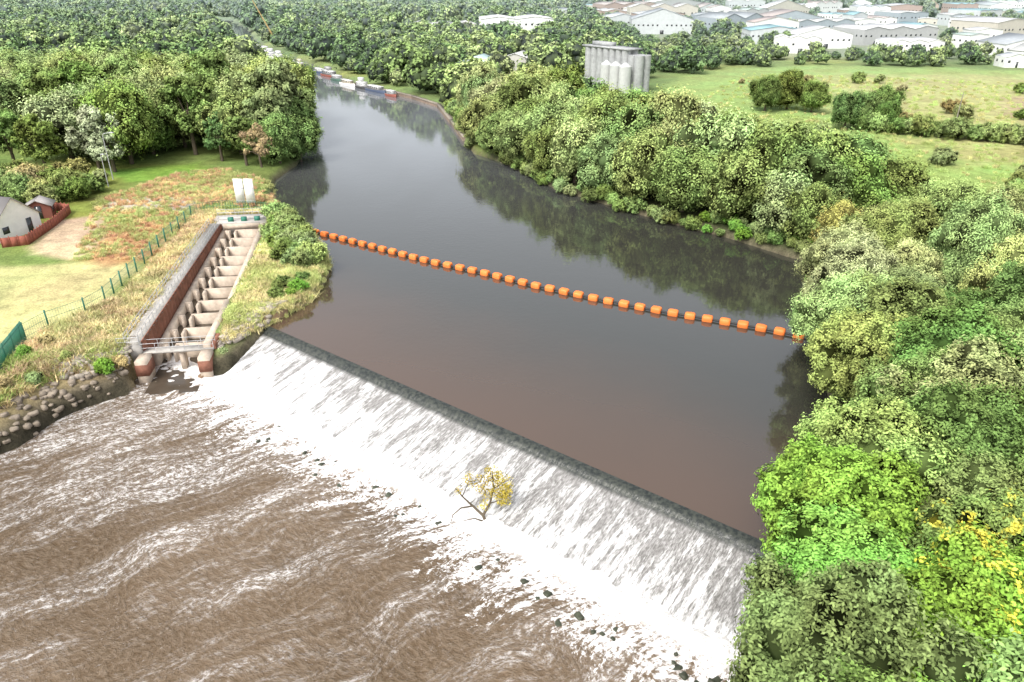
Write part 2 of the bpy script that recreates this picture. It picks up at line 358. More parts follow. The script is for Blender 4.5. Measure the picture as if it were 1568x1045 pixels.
fo=N.math('MAXIMUM',fo,fo2)
tex=N.math('ADD',N.math('MULTIPLY',st2,.9),N.math('MULTIPLY',sf,1.1))
nb=N.mr(N.math('ADD',near,N.math('MULTIPLY',N.math('SUBTRACT',tex,1.),3.0)),.40,.95)
nb=N.math('MULTIPLY',nb,N.mr(near,0.,.3))
solid=N.mr(yy,-12.0,-10.4)
fo=N.math('MAXIMUM',N.math('MAXIMUM',fo,nb),N.math('MULTIPLY',solid,.98))
w1=N.mix(N.mr(big,.35,.65),(.086,.055,.028),(.130,.088,.052))
rip=N.noise(N.scl(q,(1.7,2.2,1)),1.,4.,.7,.2)
w1=N.mix(N.mr(rip,.35,.7),w1,N.mix(.5,w1,(.23,.18,.13)))
foamc=N.mix(N.mr(sf,.3,.6),(.62,.58,.53),(.84,.83,.82))
colw=N.mix(fo,w1,foamc)
WD=N.done(N.bsdf(colw,N.mr(fo,0.,1.,.15,.8),N.bump(rip,1.,.25),.4,ior=1.33))
mb=MB();mb.add(np.c_[X,Y,Z],F)
dw=mb.build('river_water_downstream',[WD],smooth=True,M=WM)

# ------------------------------------------------------------ materials
CONC=simple('concrete',(.48,.40,.32),.85,.35,1.2,.3)
CONCG=simple('concrete_grey',(.38,.36,.33),.85,.3,1.0,.3)
RUST=simple('rust_steel',(.23,.10,.065),.8,.5,1.2,.4)
STEEL=simple('galvanised_steel',(.5,.51,.52),.45,.15,3,.0,.4)
GREEN=simple('green_paint',(.03,.16,.11),.5,.15,2,.0)
ORANGE=simple('orange_plastic',(.78,.20,.045),.5,.2,1.2,.0)
BLACK=simple('black_rubber',(.03,.03,.03),.6,.2,2,.0)
WHITE=simple('white_paint',(.80,.80,.78),.5,.06,1,.0)
ROCK=simple('rock',(.33,.29,.24),.9,.4,1.5,.6)
ROCKD=simple('wet_rock',(.05,.055,.035),.5,.5,2,.6)
DW=simple('dark_water',(.07,.055,.04),.12,.2,1,.3)
GLASS=simple('window_glass',(.05,.055,.06),.1,.1,1,.0,0,False,.6)

# ------------------------------------------------------------ fish pass
mb=MB()
def topz(y): return -.35+1.6*np.clip(y/44,0,1)
def sl(x0,x1,y0,y1,zb,off=0,mat=0):
    a,b=topz(y0)+off,topz(y1)+off
    v=np.array([[x0,y0,zb],[x1,y0,zb],[x1,y1,zb],[x0,y1,zb],[x0,y0,a],[x1,y0,a],[x1,y1,b],[x0,y1,b]])
    mb.add(xf(FM,v),[[0,3,2,1],[4,5,6,7],[0,1,5,4],[1,2,6,5],[2,3,7,6],[3,0,4,7]],mat)
sl(-3.55,-2.9,0,44,-3.2,-.35)
for j in range(11):
    y=1.6+j*4.05
    sl(-2.9,-2.0,y,y+.38,-3.2,-.15);sl(-1.2,2.9,y,y+.38,-3.2,-.1)
    sl(-1.2,-.85,y-1.3,y,-3.2,-.12)
    sl(-2.3,-2.0,y-.7,y,-3.2,-.16)
    y2=y+4.05;z=topz(y)-1.5
    v=np.array([[-2.9,y+.2,z+.1],[2.9,y+.2,z+.1],[2.9,y2+.1,z+.14],[-2.9,y2+.1,z+.14]]);mb.add(xf(FM,v),[[0,1,2,3]],2)
v=np.array([[-2.9,-7,-2.35],[2.9,-7,-2.35],[2.9,1.7,-2.3],[-2.9,1.7,-2.3]]);mb.add(xf(FM,v),[[0,1,2,3]],2)
def pile(x,y0,y1,z0,z1,dx=.2):
    n=int(abs(y1-y0)/.32);P=[]
    for k in range(n+1):
        yy=y0+(y1-y0)*k/n;xx=x+(dx if (k//2)%2 else 0);P+= [[xx,yy,z0],[xx,yy,z1]]
    f=[[2*k,2*k+2,2*k+3,2*k+1] for k in range(n)];mb.add(xf(FM,np.array(P)),f,1)
pile(-3.80,-1.5,44,-2.4,1.7);pile(4.35,-1.5,12,-2.6,.85)
for (y0,y1) in [(-1.5,12),(12,44)]:
    a,b=topz(y0)+.35,topz(y1)+.35
    if y0<0:a=b=.95
    vv=np.array([[2.9,y0,-3.2],[3.75,y0,-3.2],[3.75,y1,-3.2],[2.9,y1,-3.2],[2.9,y0,a],[3.75,y0,a],[3.75,y1,b],[2.9,y1,b]])
    mb.add(xf(FM,vv),[[0,3,2,1],[4,5,6,7],[0,1,5,4],[1,2,6,5],[2,3,7,6],[3,0,4,7]],0)
    vv=np.array([[3.75,y0,-3.2],[4.3,y0,-3.2],[4.3,y1,-3.2],[3.75,y1,-3.2],[3.75,y0,a-.12],[4.3,y0,a-.12],[4.3,y1,b-.12],[3.75,y1,b-.12]])
    mb.add(xf(FM,vv),[[0,3,2,1],[4,5,6,7],[0,1,5,4],[1,2,6,5],[2,3,7,6],[3,0,4,7]],1)
mb.box((-4.8,21.5,1.2),(1.8,46,1.1),3,M=FM)
mb.box((-3.84,21.5,1.70),(.12,46,.1),1,M=FM)
mb.box((-.2,45.2,.2),(8.6,2.4,3.4),3,M=FM);mb.box((-.2,43.2,1.45),(6.0,.5,.9),0,M=FM)
mb.box((5.6,44.5,1.2),(2.6,4.6,1.4),3,M=FM);mb.box((0,48,.9),(11,2.4,1.7),3,M=FM)
for k in (-2.2,0,2.2): mb.box((k,44.8,2.15),(.9,.5,.9),4,M=FM)
mb.box((5.4,45.6,2.4),(.9,.7,1.1),4,M=FM)
for xx in (-3.5,3.4):
    mb.box((xx,-3.0,-1.55),(1.3,2.2,3.9),0,M=FM); mb.box((xx,-3.0,-.75),(1.42,2.32,1.4),1,M=FM)
mb.box((-.0,-1.2,.32),(8.2,1.3,.22),3,M=FM); mb.box((-5.2,-.9,.35),(2.6,2.2,2.0),3,M=FM)
mb.box((.3,-1.0,-1.0),(.5,1.2,2.4),0,M=FM)
def rail(pts,h=1.1,mat=5,step=1.5,bars=2,r=.03):
    for a,b in zip(pts[:-1],pts[1:]):
        a=np.array(a,float);b=np.array(b,float);n=max(1,int(np.linalg.norm(b-a)/step))
        for k in range(n+1):
            q=a+(b-a)*k/n;mb.tube(q,q+[0,0,h],r*1.2,r*1.2,5,mat)
        for j in range(bars):
            zz=h*(j+1)/bars;mb.tube(a+[0,0,zz],b+[0,0,zz],r,r,5,mat)
def fp(x,y,z): return xf(FM,np.array([[x,y,z]]))[0]
rail([fp(-5.6,-1.5,1.72),fp(-5.6,44,1.72)],r=.04);rail([fp(-4.05,-1.5,1.74),fp(-4.05,44,1.74)],r=.035)
rail([fp(-6.4,-1.8,1.35),fp(-4,-1.8,1.35)]);rail([fp(-4,-1.75,.43),fp(4.1,-1.75,.43)]);rail([fp(-4,-.6,.43),fp(4.1,-.6,.43)])
rail([fp(-4.5,46.3,1.9),fp(4,46.3,1.9)]);rail([fp(-5.3,49,1.75),fp(5.3,49,1.75)])
rail([fp(4.4,42.3,1.9),fp(6.8,42.3,1.9),fp(6.8,46.7,1.9)])
mb.build('fish_pass',[CONC,RUST,DW,CONCG,GREEN,STEEL])

mb=MB()
P=[(-.9,3.5,.9),(-.9,0,.9),(0,-4,-.3),(1.2,-9,-1.5),(1.6,-11,-2.0)]
for a,b in zip(P[:-1],P[1:]):
    v=[]
    for q in (a,b):
        for dx,zz in ((-.35,-3.5),(.35,-3.5),(.35,q[2]),(-.35,q[2])): v.append([q[0]+dx-.2,q[1],zz])
    mb.add(xf(WM,np.array(v)),[[0,1,5,4],[1,2,6,5],[2,3,7,6],[3,0,4,7],[0,3,2,1],[4,5,6,7]],0)
mb.build('weir_abutment_wall',[simple('brown_stone',(.20,.13,.08),.85,.4,2,.5)])

# ------------------------------------------------------------ rocks
def rocks(name,pts,mat,smin,smax,flat=.6,seed=1):
    r=np.random.default_rng(seed);mb=MB()
    for (x,y,z) in pts:
        s=r.uniform(smin,smax);v=ICO2[0].copy()
        ph=r.uniform(0,6,6)
        v=v*(1+.18*np.sin(v[:,[0]]*4+ph[0])+.18*np.sin(v[:,[1]]*5+ph[1])+.15*np.sin(v[:,[2]]*5+ph[2]))
        v=np.clip(v,-.8,.8)*np.array([s*r.uniform(.8,1.4),s*r.uniform(.7,1.1),s*flat]);a=r.uniform(0,6);c,s_=math.cos(a),math.sin(a)
        v=np.c_[v[:,0]*c-v[:,1]*s_,v[:,0]*s_+v[:,1]*c,v[:,2]]+[x,y,z];mb.add(v,ICO2[1])
    return mb.build(name,[mat])
def scatter(poly,n,seed=0):
    r=np.random.default_rng(seed);P=np.array(poly);lo=P.min(0);hi=P.max(0);out=np.zeros((0,2))
    while len(out)<n:
        q=r.uniform(lo,hi,(n*3,2));q=q[sdist(poly,q[:,0],q[:,1])<0];out=np.r_[out,q]
    return out[:n]
def onground(p,dz=0): return np.c_[p,ground_h(p[:,0],p[:,1])+dz]
rocks('riprap_rocks',onground(scatter([(-35.3,77.5),(-34.5,88),(-31.5,93),(-30,88),(-31.5,84),(-34.5,78)],220,3),.1),ROCK,.25,.6,seed=2)
rocks('riprap_rocks',onground(scatter([(-52,71.5),(-44.5,77.5),(-43.5,73.5),(-49,69.5)],240,4),.15),ROCK,.25,.6,seed=3)
rocks('riverbank_rocks',onground(scatter([(-70,36),(-54,60),(-50,69.5),(-43.5,73.5),(-42,72),(-46,68),(-48.4,62),(-50.4,58),(-66,32)],440,5),.0),simple('bank_rock',(.24,.20,.155),.85,.45,2,.5),.15,.6,seed=4)
r=np.random.default_rng(5)
wl_=[]
for c0,n0,sx in [(20,7,3),(31,9,4),(38,6,3),(52,9,4),(60,9,4),(66,20,3),(70,16,2)]:
    for k in range(n0): wl_.append((c0+r.normal()*sx,-13.0+r.normal()*1.,-2.48+r.uniform(-.1,.10)))
rocks('weir_foot_rocks',xf(WM,np.array(wl_)),ROCKD,.15,.4,seed=6)

# ------------------------------------------------------------ boom
bp=np.array([(-34.3,121.7),(-24,114.8),(-12.6,106.9),(-4.3,102.2),(3.4,97.1),(9.6,93.5),(15.5,90.3),(21.9,87.2),(28.4,84.4),(35.3,81.0),(38,80)])
seg=np.r_[0,np.cumsum(np.linalg.norm(np.diff(bp,axis=0),axis=1))]
mb=MB();L=seg[-1]-1;nf=37
for k in range(nf):
    s=.4+k*L/nf;q=np.array([np.interp(s,seg,bp[:,0]),np.interp(s,seg,bp[:,1])]);q2=np.array([np.interp(s+1,seg,bp[:,0]),np.interp(s+1,seg,bp[:,1])])
    a=math.atan2(*(q2-q)[::-1])+random.uniform(-.09,.09)
    prof=[(-.66,.30),(-.63,.42),(-.52,.50),(-.2,.53),(.2,.53),(.52,.50),(.63,.42),(.66,.30)]
    V=[];ns=16
    for (px,pr) in prof:
        for j in range(ns):
            t=j*2*math.pi/ns;cx=math.copysign(abs(math.cos(t))**.5,math.cos(t))*pr;cz=math.copysign(abs(math.sin(t))**.5,math.sin(t))*pr*.92
            V.append([px,cx,cz])
    V=np.array(V);roll=random.uniform(-.2,.2);c,s_=math.cos(roll),math.sin(roll);V=np.c_[V[:,0],V[:,1]*c-V[:,2]*s_,V[:,1]*s_+V[:,2]*c]
    c,s_=math.cos(a),math.sin(a);V=np.c_[V[:,0]*c-V[:,1]*s_+q[0],V[:,0]*s_+V[:,1]*c+q[1],V[:,2]+.24]
    f=[[i*ns+j,i*ns+(j+1)%ns,(i+1)*ns+(j+1)%ns,(i+1)*ns+j] for i in range(7) for j in range(ns)]
    mb.add(V,f,0);mb.add(V[:ns],[list(range(ns))[::-1]],0);mb.add(V[-ns:],[list(range(ns))],0)
    e=np.array([c,s_]);q3=q+e*(L/nf)
    mb.tube([*(q+e*.6),.22],[*(q3-e*.6),.22],.15,.15,8,1)
mb.build('floating_safety_boom',[ORANGE,BLACK],smooth=False)

# ------------------------------------------------------------ fences, sign, lamp
def gh(x,y): return float(ground_h(np.array([x*1.]),np.array([y*1.]))[0])
mb=MB()
pts=[(-56,60),(-55.3,69),(-57.5,77.5)]
for a,b in zip(pts[:-1],pts[1:]):
    a=np.array(a);b=np.array(b);n=int(np.linalg.norm(b-a)/.18)
    for k in range(n):
        q=a+(b-a)*k/n;z=max(gh(*q),.2);big=k%14==0
        mb.box((q[0],q[1],z+1.25),(.12 if big else .05,.12 if big else .05,2.5),0)
    for zz in (.4,2.1): mb.tube([*a,gh(*a)+zz],[*b,gh(*b)+zz],.05,.05,5)
mb.build('green_palisade_fence',[GREEN])
mb=MB()
pts=[(-57.5,77.5),(-56.8,81),(-54.3,85),(-53.6,88.6),(-54.5,99.6),(-56,113),(-57,129)]
for a,b in zip(pts[:-1],pts[1:]):
    a=np.array(a);b=np.array(b);n=max(1,int(np.linalg.norm(b-a)/2.7))
    for k in range(n):
        q=a+(b-a)*k/n;mb.box((q[0],q[1],gh(*q)+1.1),(.14,.14,2.3),0)
    n=int(np.linalg.norm(b-a)/.3)
    for k in range(n):
        q=a+(b-a)*k/n;mb.box((q[0],q[1],gh(*q)+1.0),(.02,.02,2.0),0)
    for zz in (.3,1.1,2.0): mb.tube([*a,gh(*a)+zz],[*b,gh(*b)+zz],.025,.025,4)
mb.build('green_mesh_fence',[GREEN])
mb=MB()
rail([(-57,129,1.4),(-53,131,1.4),(-47,130,1.5),(-41.5,128,1.5),(-40,124,1.5)],1.7,0,.5,2,.03)
mb.build('green_railing',[GREEN])
mb=MB()
for dx in (-.95,.95):
    mb.box((-49.6+dx,133.6,4.2),(1.7,.1,4.5),0)
    for k in (-.6,.6): mb.box((-49.6+dx+k,133.72,3.2),(.12,.12,5.4),1)
    for k in range(4): mb.box((-49.6+dx,133.54,2.3+k*1.2),(1.72,.02,.06),1)
mb.build('river_warning_sign',[WHITE,STEEL])
mb=MB();mb.path([(-84,153,1),(-84,153,10.4),(-83.7,153,10.9),(-82.4,153,11.1)],[.13,.08,.06,.05],8,0);mb.box((-82,153,11.1),(.9,.35,.18),0)
mb.build('street_lamp',[STEEL])
mb=MB();mb.path([(-82,147,1),(-82,147,8)],[.1,.07],8,0);mb.box((-81.6,147,8),(.8,.3,.15),0);mb.build('street_lamp',[STEEL])
mb=MB();mb.tube((131,222,1),(131,222,9.5),.14,.1,8,0);mb.box((131,222,8.8),(1.8,.12,.12),0);mb.build('utility_pole',[BARKP])

# ------------------------------------------------------------ buildings
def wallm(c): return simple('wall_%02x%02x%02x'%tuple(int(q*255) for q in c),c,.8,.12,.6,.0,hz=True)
def building(name,cx,cy,w,d,h,rot=0,wall=(.7,.7,.68),roof=(.3,.3,.3),bays=1,pitch=.25,door=True,chim=False,winrows=1):
    mb=MB();n=bays;bw=w/n;rz=bw*.5*pitch
    for b in range(n):
        x0=-w/2+b*bw;x1=x0+bw;xm=(x0+x1)/2;y0,y1=-d/2,d/2
        V=[[x0,y0,-1],[x1,y0,-1],[x1,y0,h],[xm,y0,h+rz],[x0,y0,h],[x0,y1,-1],[x1,y1,-1],[x1,y1,h],[xm,y1,h+rz],[x0,y1,h]]
        mb.add(V,[[0,1,2,3,4]],0);mb.add(V,[[9,8,7,6,5]],0);mb.add(V,[[0,4,9,5],[1,6,7,2]],0)
        o=.35;t=.12;e=rz*o/(bw/2)
        for sx in (x0,x1):
            xe=sx+(-o if sx==x0 else o) if (n==1) else sx
            ee=e if n==1 else 0
            R=[[xe,y0-o,h+t-ee],[xm,y0-o,h+rz+t],[xm,y1+o,h+rz+t],[xe,y1+o,h+t-ee],[xe,y0-o,h-ee],[xm,y0-o,h+rz],[xm,y1+o,h+rz],[xe,y1+o,h-ee]]
            mb.add(R,[[0,1,2,3],[4,7,6,5],[0,4,5,1],[1,5,6,2],[2,6,7,3],[3,7,4,0]],1)
        nw=max(1,int(bw/3.2))
        for rr_ in range(winrows):
            zz=h*(rr_+.6)/winrows
            for k in range(nw):
                xx=x0+(k+.5)*bw/nw
                if door and rr_==0 and k==nw//2: mb.box((xx,y0-.02,min(1.1,h/2)),(min(2.6,bw*.3) if h>4.5 else 1.,.1,min(2.4,h*.8)+.6),2);continue
                mb.box((xx,y0-.01,zz),(1.2,.08,1.1),2)
    for rr_ in range(winrows):
        zz=h*(rr_+.6)/winrows;nw=max(1,int(d/4))
        for k in range(nw):
            yy=-d/2+(k+.5)*d/nw
            for sx in (-1,1): mb.box((sx*(w/2+.01),yy,zz),(.08,1.3,1.1),2)
    if chim: mb.box((0,d*.3,h+rz+.4),(.7,.7,1.6),0)
    M=Matrix.Translation((cx,cy,1.3))@Matrix.Rotation(rot,4,'Z')
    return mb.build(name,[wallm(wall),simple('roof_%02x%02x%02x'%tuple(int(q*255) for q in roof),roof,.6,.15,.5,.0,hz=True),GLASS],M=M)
W_=(.76,.76,.74)
building('bungalow',-85.5,117,9,9,2.9,rad(75),(.85,.85,.83),(.30,.28,.27),1,.8,chim=True)
building('garden_shed',-84,127,4,3.2,2.3,rad(20),(.22,.08,.06),(.30,.28,.27),1,.5)
mb=MB()
pts=[(-80.5,110),(-77.3,111.5),(-78.5,122),(-80,129),(-90,133)]
for a,b in zip(pts[:-1],pts[1:]):
    a=np.array(a);b=np.array(b);n=int(np.linalg.norm(b-a)/.9)
    ang=math.atan2(*(b-a)[::-1]);L_=np.linalg.norm(b-a)/n
    for k in range(n):
        q=a+(b-a)*(k+.5)/n;mb.box((q[0],q[1],2.1),(L_-.06,.05,1.7),0,ang);q=a+(b-a)*k/n;mb.box((q[0],q[1],2.2),(.12,.12,1.9),0,ang)
mb.build('timber_garden_fence',[simple('red_timber',(.28,.09,.06),.8,.3,2,.2)])
building('white_warehouse',2,492,44,28,15,rad(4),(.84,.84,.82),(.74,.74,.72),2,.12,winrows=2)
building('white_warehouse',-44,505,42,22,11,rad(4),(.62,.6,.56),(.55,.54,.52),3,.2)
building('riverside_shed',-14,318,13,17,7,rad(-15),(.45,.5,.46),(.42,.56,.55),1,.35)
building('riverside_shed',3,332,16,14,7,rad(-15),(.5,.48,.44),(.5,.5,.48),1,.3)
building('brick_building',4,286,9,12,5,rad(-35),(.36,.24,.18),(.3,.22,.2),1,.5)
r=np.random.default_rng(12)
wc=[W_,(.50,.52,.53),(.38,.38,.38),(.36,.24,.20),(.50,.46,.39),(.30,.34,.38)];rc=[(.60,.60,.60),(.45,.47,.48),(.30,.32,.34),(.20,.36,.40),(.34,.42,.38),(.50,.50,.48),(.36,.29,.27)]
WH=[(228,452,30,20,5),(275,425,34,24,6),(262,385,28,18,5.5),(240,365,22,10,4.5),(235,500,54,30,9),(165,500,34,24,8),(345,440,40,24,7),(-60,590,40,24,8),(-10,620,30,24,8),(40,720,36,26,9),(110,590,44,30,10),(165,600,40,30,10)]
tries=0
while len(WH)<95 and tries<4000:
    tries+=1;b=r.uniform(430,960);a=r.uniform(60+(b-400)*.05,b*.78+30)
    if b<560 and a<150: continue
    w,d=r.choice([14,18,24,34,50]),r.choice([12,18,26,34])
    if b>700: w*=1.25;d*=1.2
    if any(abs(a-q[0])<(w+q[2])/2+6 and abs(b-q[1])<(d+q[3])/2+9 for q in WH): continue
    WH.append((a,b,w,d,r.uniform(5,12)))
for k,(a,b,w,d,h_) in enumerate(WH):
    building('warehouse' if w>20 else 'works_building',a,b,w,d,h_,rad(float(r.normal(8,12))),wc[r.integers(0,6)] if k%3 else W_,rc[r.integers(0,7)] if k%4 else rc[0],int(r.integers(1,4)) if w>20 else 1,r.uniform(.1,.35))
HO=[]
for k in range(260):
    b=r.uniform(620,1480);a=r.uniform(-.55*b,.8*b)
    if 60<a and b<960: continue
    if a<0 and b<900: continue
    if any(abs(a-q[0])<q[2]/2+12 and abs(b-q[1])<q[3]/2+12 for q in WH): continue
    HO.append((a,b));building('brick_house',a,b,9+r.uniform(0,6),8+r.uniform(0,9),6,r.uniform(0,3),[(.42,.28,.22),(.6,.55,.48),W_][r.integers(0,3)],[(.36,.24,.2),(.34,.32,.32),(.42,.3,.25)][r.integers(0,3)],1,.8,chim=True,winrows=2)
SM=simple('silo_metal',(.33,.34,.34),.7,.3,.8,.0,.0)
mb=MB()
ax=np.array([.60,-.80]);px_=np.array([.80,.60]);c0=np.array([30.,302.])
for row in range(2):
    for j in range(9):
        c_=c0+ax*j*3.3+px_*row*3.6;zt=15.5 if j<7 else 14
        mb.tube((*c_,0),(*c_,zt),1.75,1.75,16,0)
        for q in range(1,6): mb.tube((*c_,q*2.5),(*c_,q*2.5+.12),1.8,1.8,16,0)
cm=c0+ax*9.9+px_*1.8;mb.box((*cm,15.75),(25,7.4,.5),0,math.atan2(ax[1],ax[0]));mb.box((*(cm-ax*4),16.7),(10,3,1.4),0,math.atan2(ax[1],ax[0]))
for j in range(3):
    c_=c0+ax*(14+j*4.9)-px_*4.2;mb.tube((*c_,0),(*c_,10.4),2.2,2.2,20,1);mb.tube((*c_,10.4),(*c_,11.7),2.2,.4,20,1)
mb.build('grain_silos',[SM,simple('silo_light',(.46,.47,.46),.6,.15,.8,.0)])
mb=MB()
pts=[(-63,309.5),(-36,274.5),(-25,255.5),(-18.5,226),(-13,200)]
for a,b in zip(pts[:-1],pts[1:]):
    a=np.array(a);b=np.array(b);c=(a+b)/2;mb.box((c[0]+.3,c[1]+.3,-1.2),(np.linalg.norm(b-a)+.5,1.2,4.4),0,math.atan2(*(b-a)[::-1]));mb.box((c[0]+.3,c[1]+.3,1.1),(np.linalg.norm(b-a)+.5,1.4,.2),1,math.atan2(*(b-a)[::-1]))
mb.build('brick_quay_wall',[simple('quay_brick',(.17,.13,.10),.85,.4,1,.3),simple('quay_coping',(.26,.23,.19),.85,.3,1,.2)])
def boat(name,cx,cy,L,w,ang,hull,cab,tall=1.0):
    mb=MB();n=9;V=[]
    for k in range(n):
        t=k/(n-1);hw=w/2*min(1,(1-t)*3.2+.02)**.6*(1 if t>.06 else .85);x_=(t-.5)*L
        V+= [[x_,-hw*.8,-.3],[x_,-hw,.75+.35*t*t],[x_,hw,.75+.35*t*t],[x_,hw*.8,-.3]]
    f=[]
    for k in range(n-1):
        for j in range(3): f.append([k*4+j,(k+1)*4+j,(k+1)*4+j+1,k*4+j+1])
    mb.add(V,f,0);mb.add(V,[[0,1,2,3]],0)
    mb.add(V,[[k*4+1,(k+1)*4+1,(k+1)*4+2,k*4+2] for k in range(n-1)],1)
    mb.box((-.06*L,0,.8+.55*tall),(L*.6,w*.78,1.2*tall),1);mb.box((-.06*L,0,.8+1.17*tall),(L*.63,w*.84,.08),3)
    if tall>1.2: mb.box((-.1*L,0,.8+1.9*tall),(L*.25,w*.6,1.1),1)
    for k in range(5):
        for sy in (-1,1): mb.box((-.3*L+k*L*.12,sy*w*.395,.95+.6*tall),(L*.06,.04,.45),2)
    for sx in(-.47,.42): mb.tube((sx*L,0,.9),(sx*L,0,1.7),.04,.04,5,3)
    M=Matrix.Translation((cx,cy,.1))@Matrix.Rotation(ang,4,'Z')
    mb.build(name,[simple('paint_%s'%hull[0],hull[1],.4,.1,1,.0),simple('paint_%s'%cab[0],cab[1],.4,.1,1,.0),GLASS,WHITE],M=M)
HC=[('navy',(.06,.08,.13)),('white',(.70,.70,.69)),('maroon',(.22,.07,.05)),('black',(.05,.05,.05)),('green',(.06,.12,.09))]
CC=[('white',(.70,.70,.69)),('cream',(.55,.5,.4)),('lightgrey',(.5,.5,.5)),('grey',(.35,.35,.35))]
for k,(a,b) in enumerate([(-85,354),(-77.5,341),(-71.5,328),(-64,313),(-56.5,304),(-49.5,295),(-42,283),(-99,374),(-107,388)]):
    boat('narrowboat',a-2.2,b-2.2,[10,15,8,12,9,14,7,11,13][k],2.4+(k%3)*.5,rad(-52 if k<7 else -62),HC[(k*2)%5],CC[(k*3)%4],1.0+(k%3==1)*.35)
for k,(a,b) in enumerate([(-120,413),(-128,426),(-135,440),(-143,452),(-150,462),(-166,480),(-172,492),(-160,478),(-190,540),(-180,525),(-139,418),(-147,434),(-156,452),(-165,472),(-131,400)]):
    boat('river_cruiser',a-2.5,b-2,12+(k%3)*4,4.2,rad(-65+k*3),HC[1] if k%2 else HC[k%5],CC[0],1.5)
mb=MB()
def lattice(a,b,w,n):
    a=np.array(a,float);b=np.array(b,float);o=[np.array([w,0,0]),np.array([-w,0,0]),np.array([0,w,0]),np.array([0,-w,0])]
    for q in o: mb.tube(a+q,b+q*.4,.09,.06,4,0)
    for k in range(n):
        p=a+(b-a)*k/n;p2=a+(b-a)*(k+1)/n
        for j in range(4): mb.tube(p+o[j]*(1-.6*k/n),p2+o[(j+2)%4]*(1-.6*(k+1)/n),.05,.05,4,0)
lattice((-150,500,3),(-161,500,26),.5,12)
mb.box((-149,500,2.6),(5,3,2.6),0);mb.box((-149,500,.8),(7,4,1.4),1);mb.tube((-150,500,4),(-146,500,10),.15,.1,5,0);mb.tube((-146,500,10),(-161,500,26),.04,.04,4,1);mb.tube((-161,500,26),(-161,500,6),.04,.04,4,1)
mb.build('yellow_crane',[simple('crane_yellow',(.62,.45,.2),.5,.1,1,.0),BLACK])

# ------------------------------------------------------------ plant trees
G1=(.20,.265,.09);G2=(.24,.30,.11);G3=(.155,.225,.065);G4=(.29,.34,.14);G5=(.155,.30,.05);GD=(.10,.165,.05);GY=(.37,.37,.12);GS=(.30,.35,.24)
def poisson(poly,dist,seed,n=4000):
    p=scatter(poly,n,seed);out=[]
    for q in p:
        if all((q[0]-o[0])**2+(q[1]-o[1])**2>dist*dist for o in out): out.append(q)
    return out
def plant(name,me,x_,y_,s,colr,zs=1.,dz=-.1):
    z=max(gh(x_,y_),.2)
    o=obj(name,me);o.location=(x_,y_,z+dz);o.rotation_euler=(0,0,random.uniform(0,6.28));o.scale=(s,s,s*zs)
    v=random.uniform(.88,1.14);o.color=(colr[0]*v*random.uniform(.92,1.08),colr[1]*v,colr[2]*v*random.uniform(.85,1.2),1);return o
for a,b,s in [(-7,187,1.05),(-3,178,.95),(3.5,168,1.1),(8,159,.9),(13,151,1.15),(19,144,1.0),(25,137,1.1),(31,130,1.15),(38,123.5,1.15),(45,116.5,1.0)]:
    plant('willow_tree',random.choice(MID),a,b,s,random.choice([G2,G4,G2,G1]),random.uniform(.85,1.0))
RW=[(-2,186),(9,163),(19,151),(33,135),(44,124),(54,117),(66,116),(68,128),(60,140),(47,158),(33,182),(15,210),(0,232),(-10,228),(-8,205)]
for q in poisson(RW,7.4,2): plant('willow_tree',random.choice(MID),q[0],q[1],random.uniform(1.0,1.35),random.choice([G1,G2,G3,G4,G1,G3]),random.uniform(.85,1.1))
for a,b,s,c in [(50,108.5,.66,GY),(55,107.5,.6,G4),(60,109,.62,G2),(47,112,.8,G1),(65,107,.45,G3)]: plant('riverside_tree',random.choice(MID),a,b,s,c)
NW=[(42,84),(40,76),(38,66),(38,56),(35,47),(28,41),(23.5,35),(20.5,26),(17,14),(60,8),(84,80),(80,100),(64,97),(50,92)]
for q in [(41,85,1.1),(38.8,76.5,1.1),(36,69,1.1),(34,62,1.0),(34.5,53.5,.95),(26.5,45,1.0),(22.6,39.5,1.05),(19.8,33,1.05),(17.5,27,1.05),(16,21,1.0)]:
    c=random.choice([G4,G4,G2]) if q[1]>64 else (random.choice([G3,GD,G1]) if q[1]>50 else random.choice([G5,G1,G3]))
    plant('broadleaf_tree',NEAR[2] if q[1]>64 else random.choice(NEAR),q[0],q[1],q[2],c,random.uniform(.85,.98))
plant('flowering_tree',YEL,25.5,30,1.05,G5,1.0);plant('flowering_tree',YEL,30,34,.95,G3,1.05)
for q in poisson(NW,6.2,5):
    if math.hypot(q[0]-27,q[1]-31)<4.5: continue
    if q[1]>72: c=random.choice([G4,G2,G1]);m_=NEAR[2]
    elif q[1]>47: c=random.choice([G3,GD,G1,GD,G2]);m_=random.choice(NEAR[:2])
    else: c=random.choice([G5,G3,G5,GD,(.21,.32,.06)]);m_=random.choice(NEAR)
    plant('broadleaf_tree',m_,q[0],q[1],random.uniform(.9,1.25),c,random.uniform(.85,1.08))
LW=[(-118,190),(-99,166),(-86,162),(-76,176),(-64,174),(-56,172),(-54,178),(-57,195),(-66,226),(-80,262),(-300,262),(-210,190),(-160,175)]
for q in poisson(LW,8.6,8,2500): plant('willow_tree',random.choice(MID+MIDO[:1]),q[0],q[1],random.uniform(1.05,1.5),random.choice([G1,G2,G2,G4,G3,G4]),random.uniform(.9,1.1))
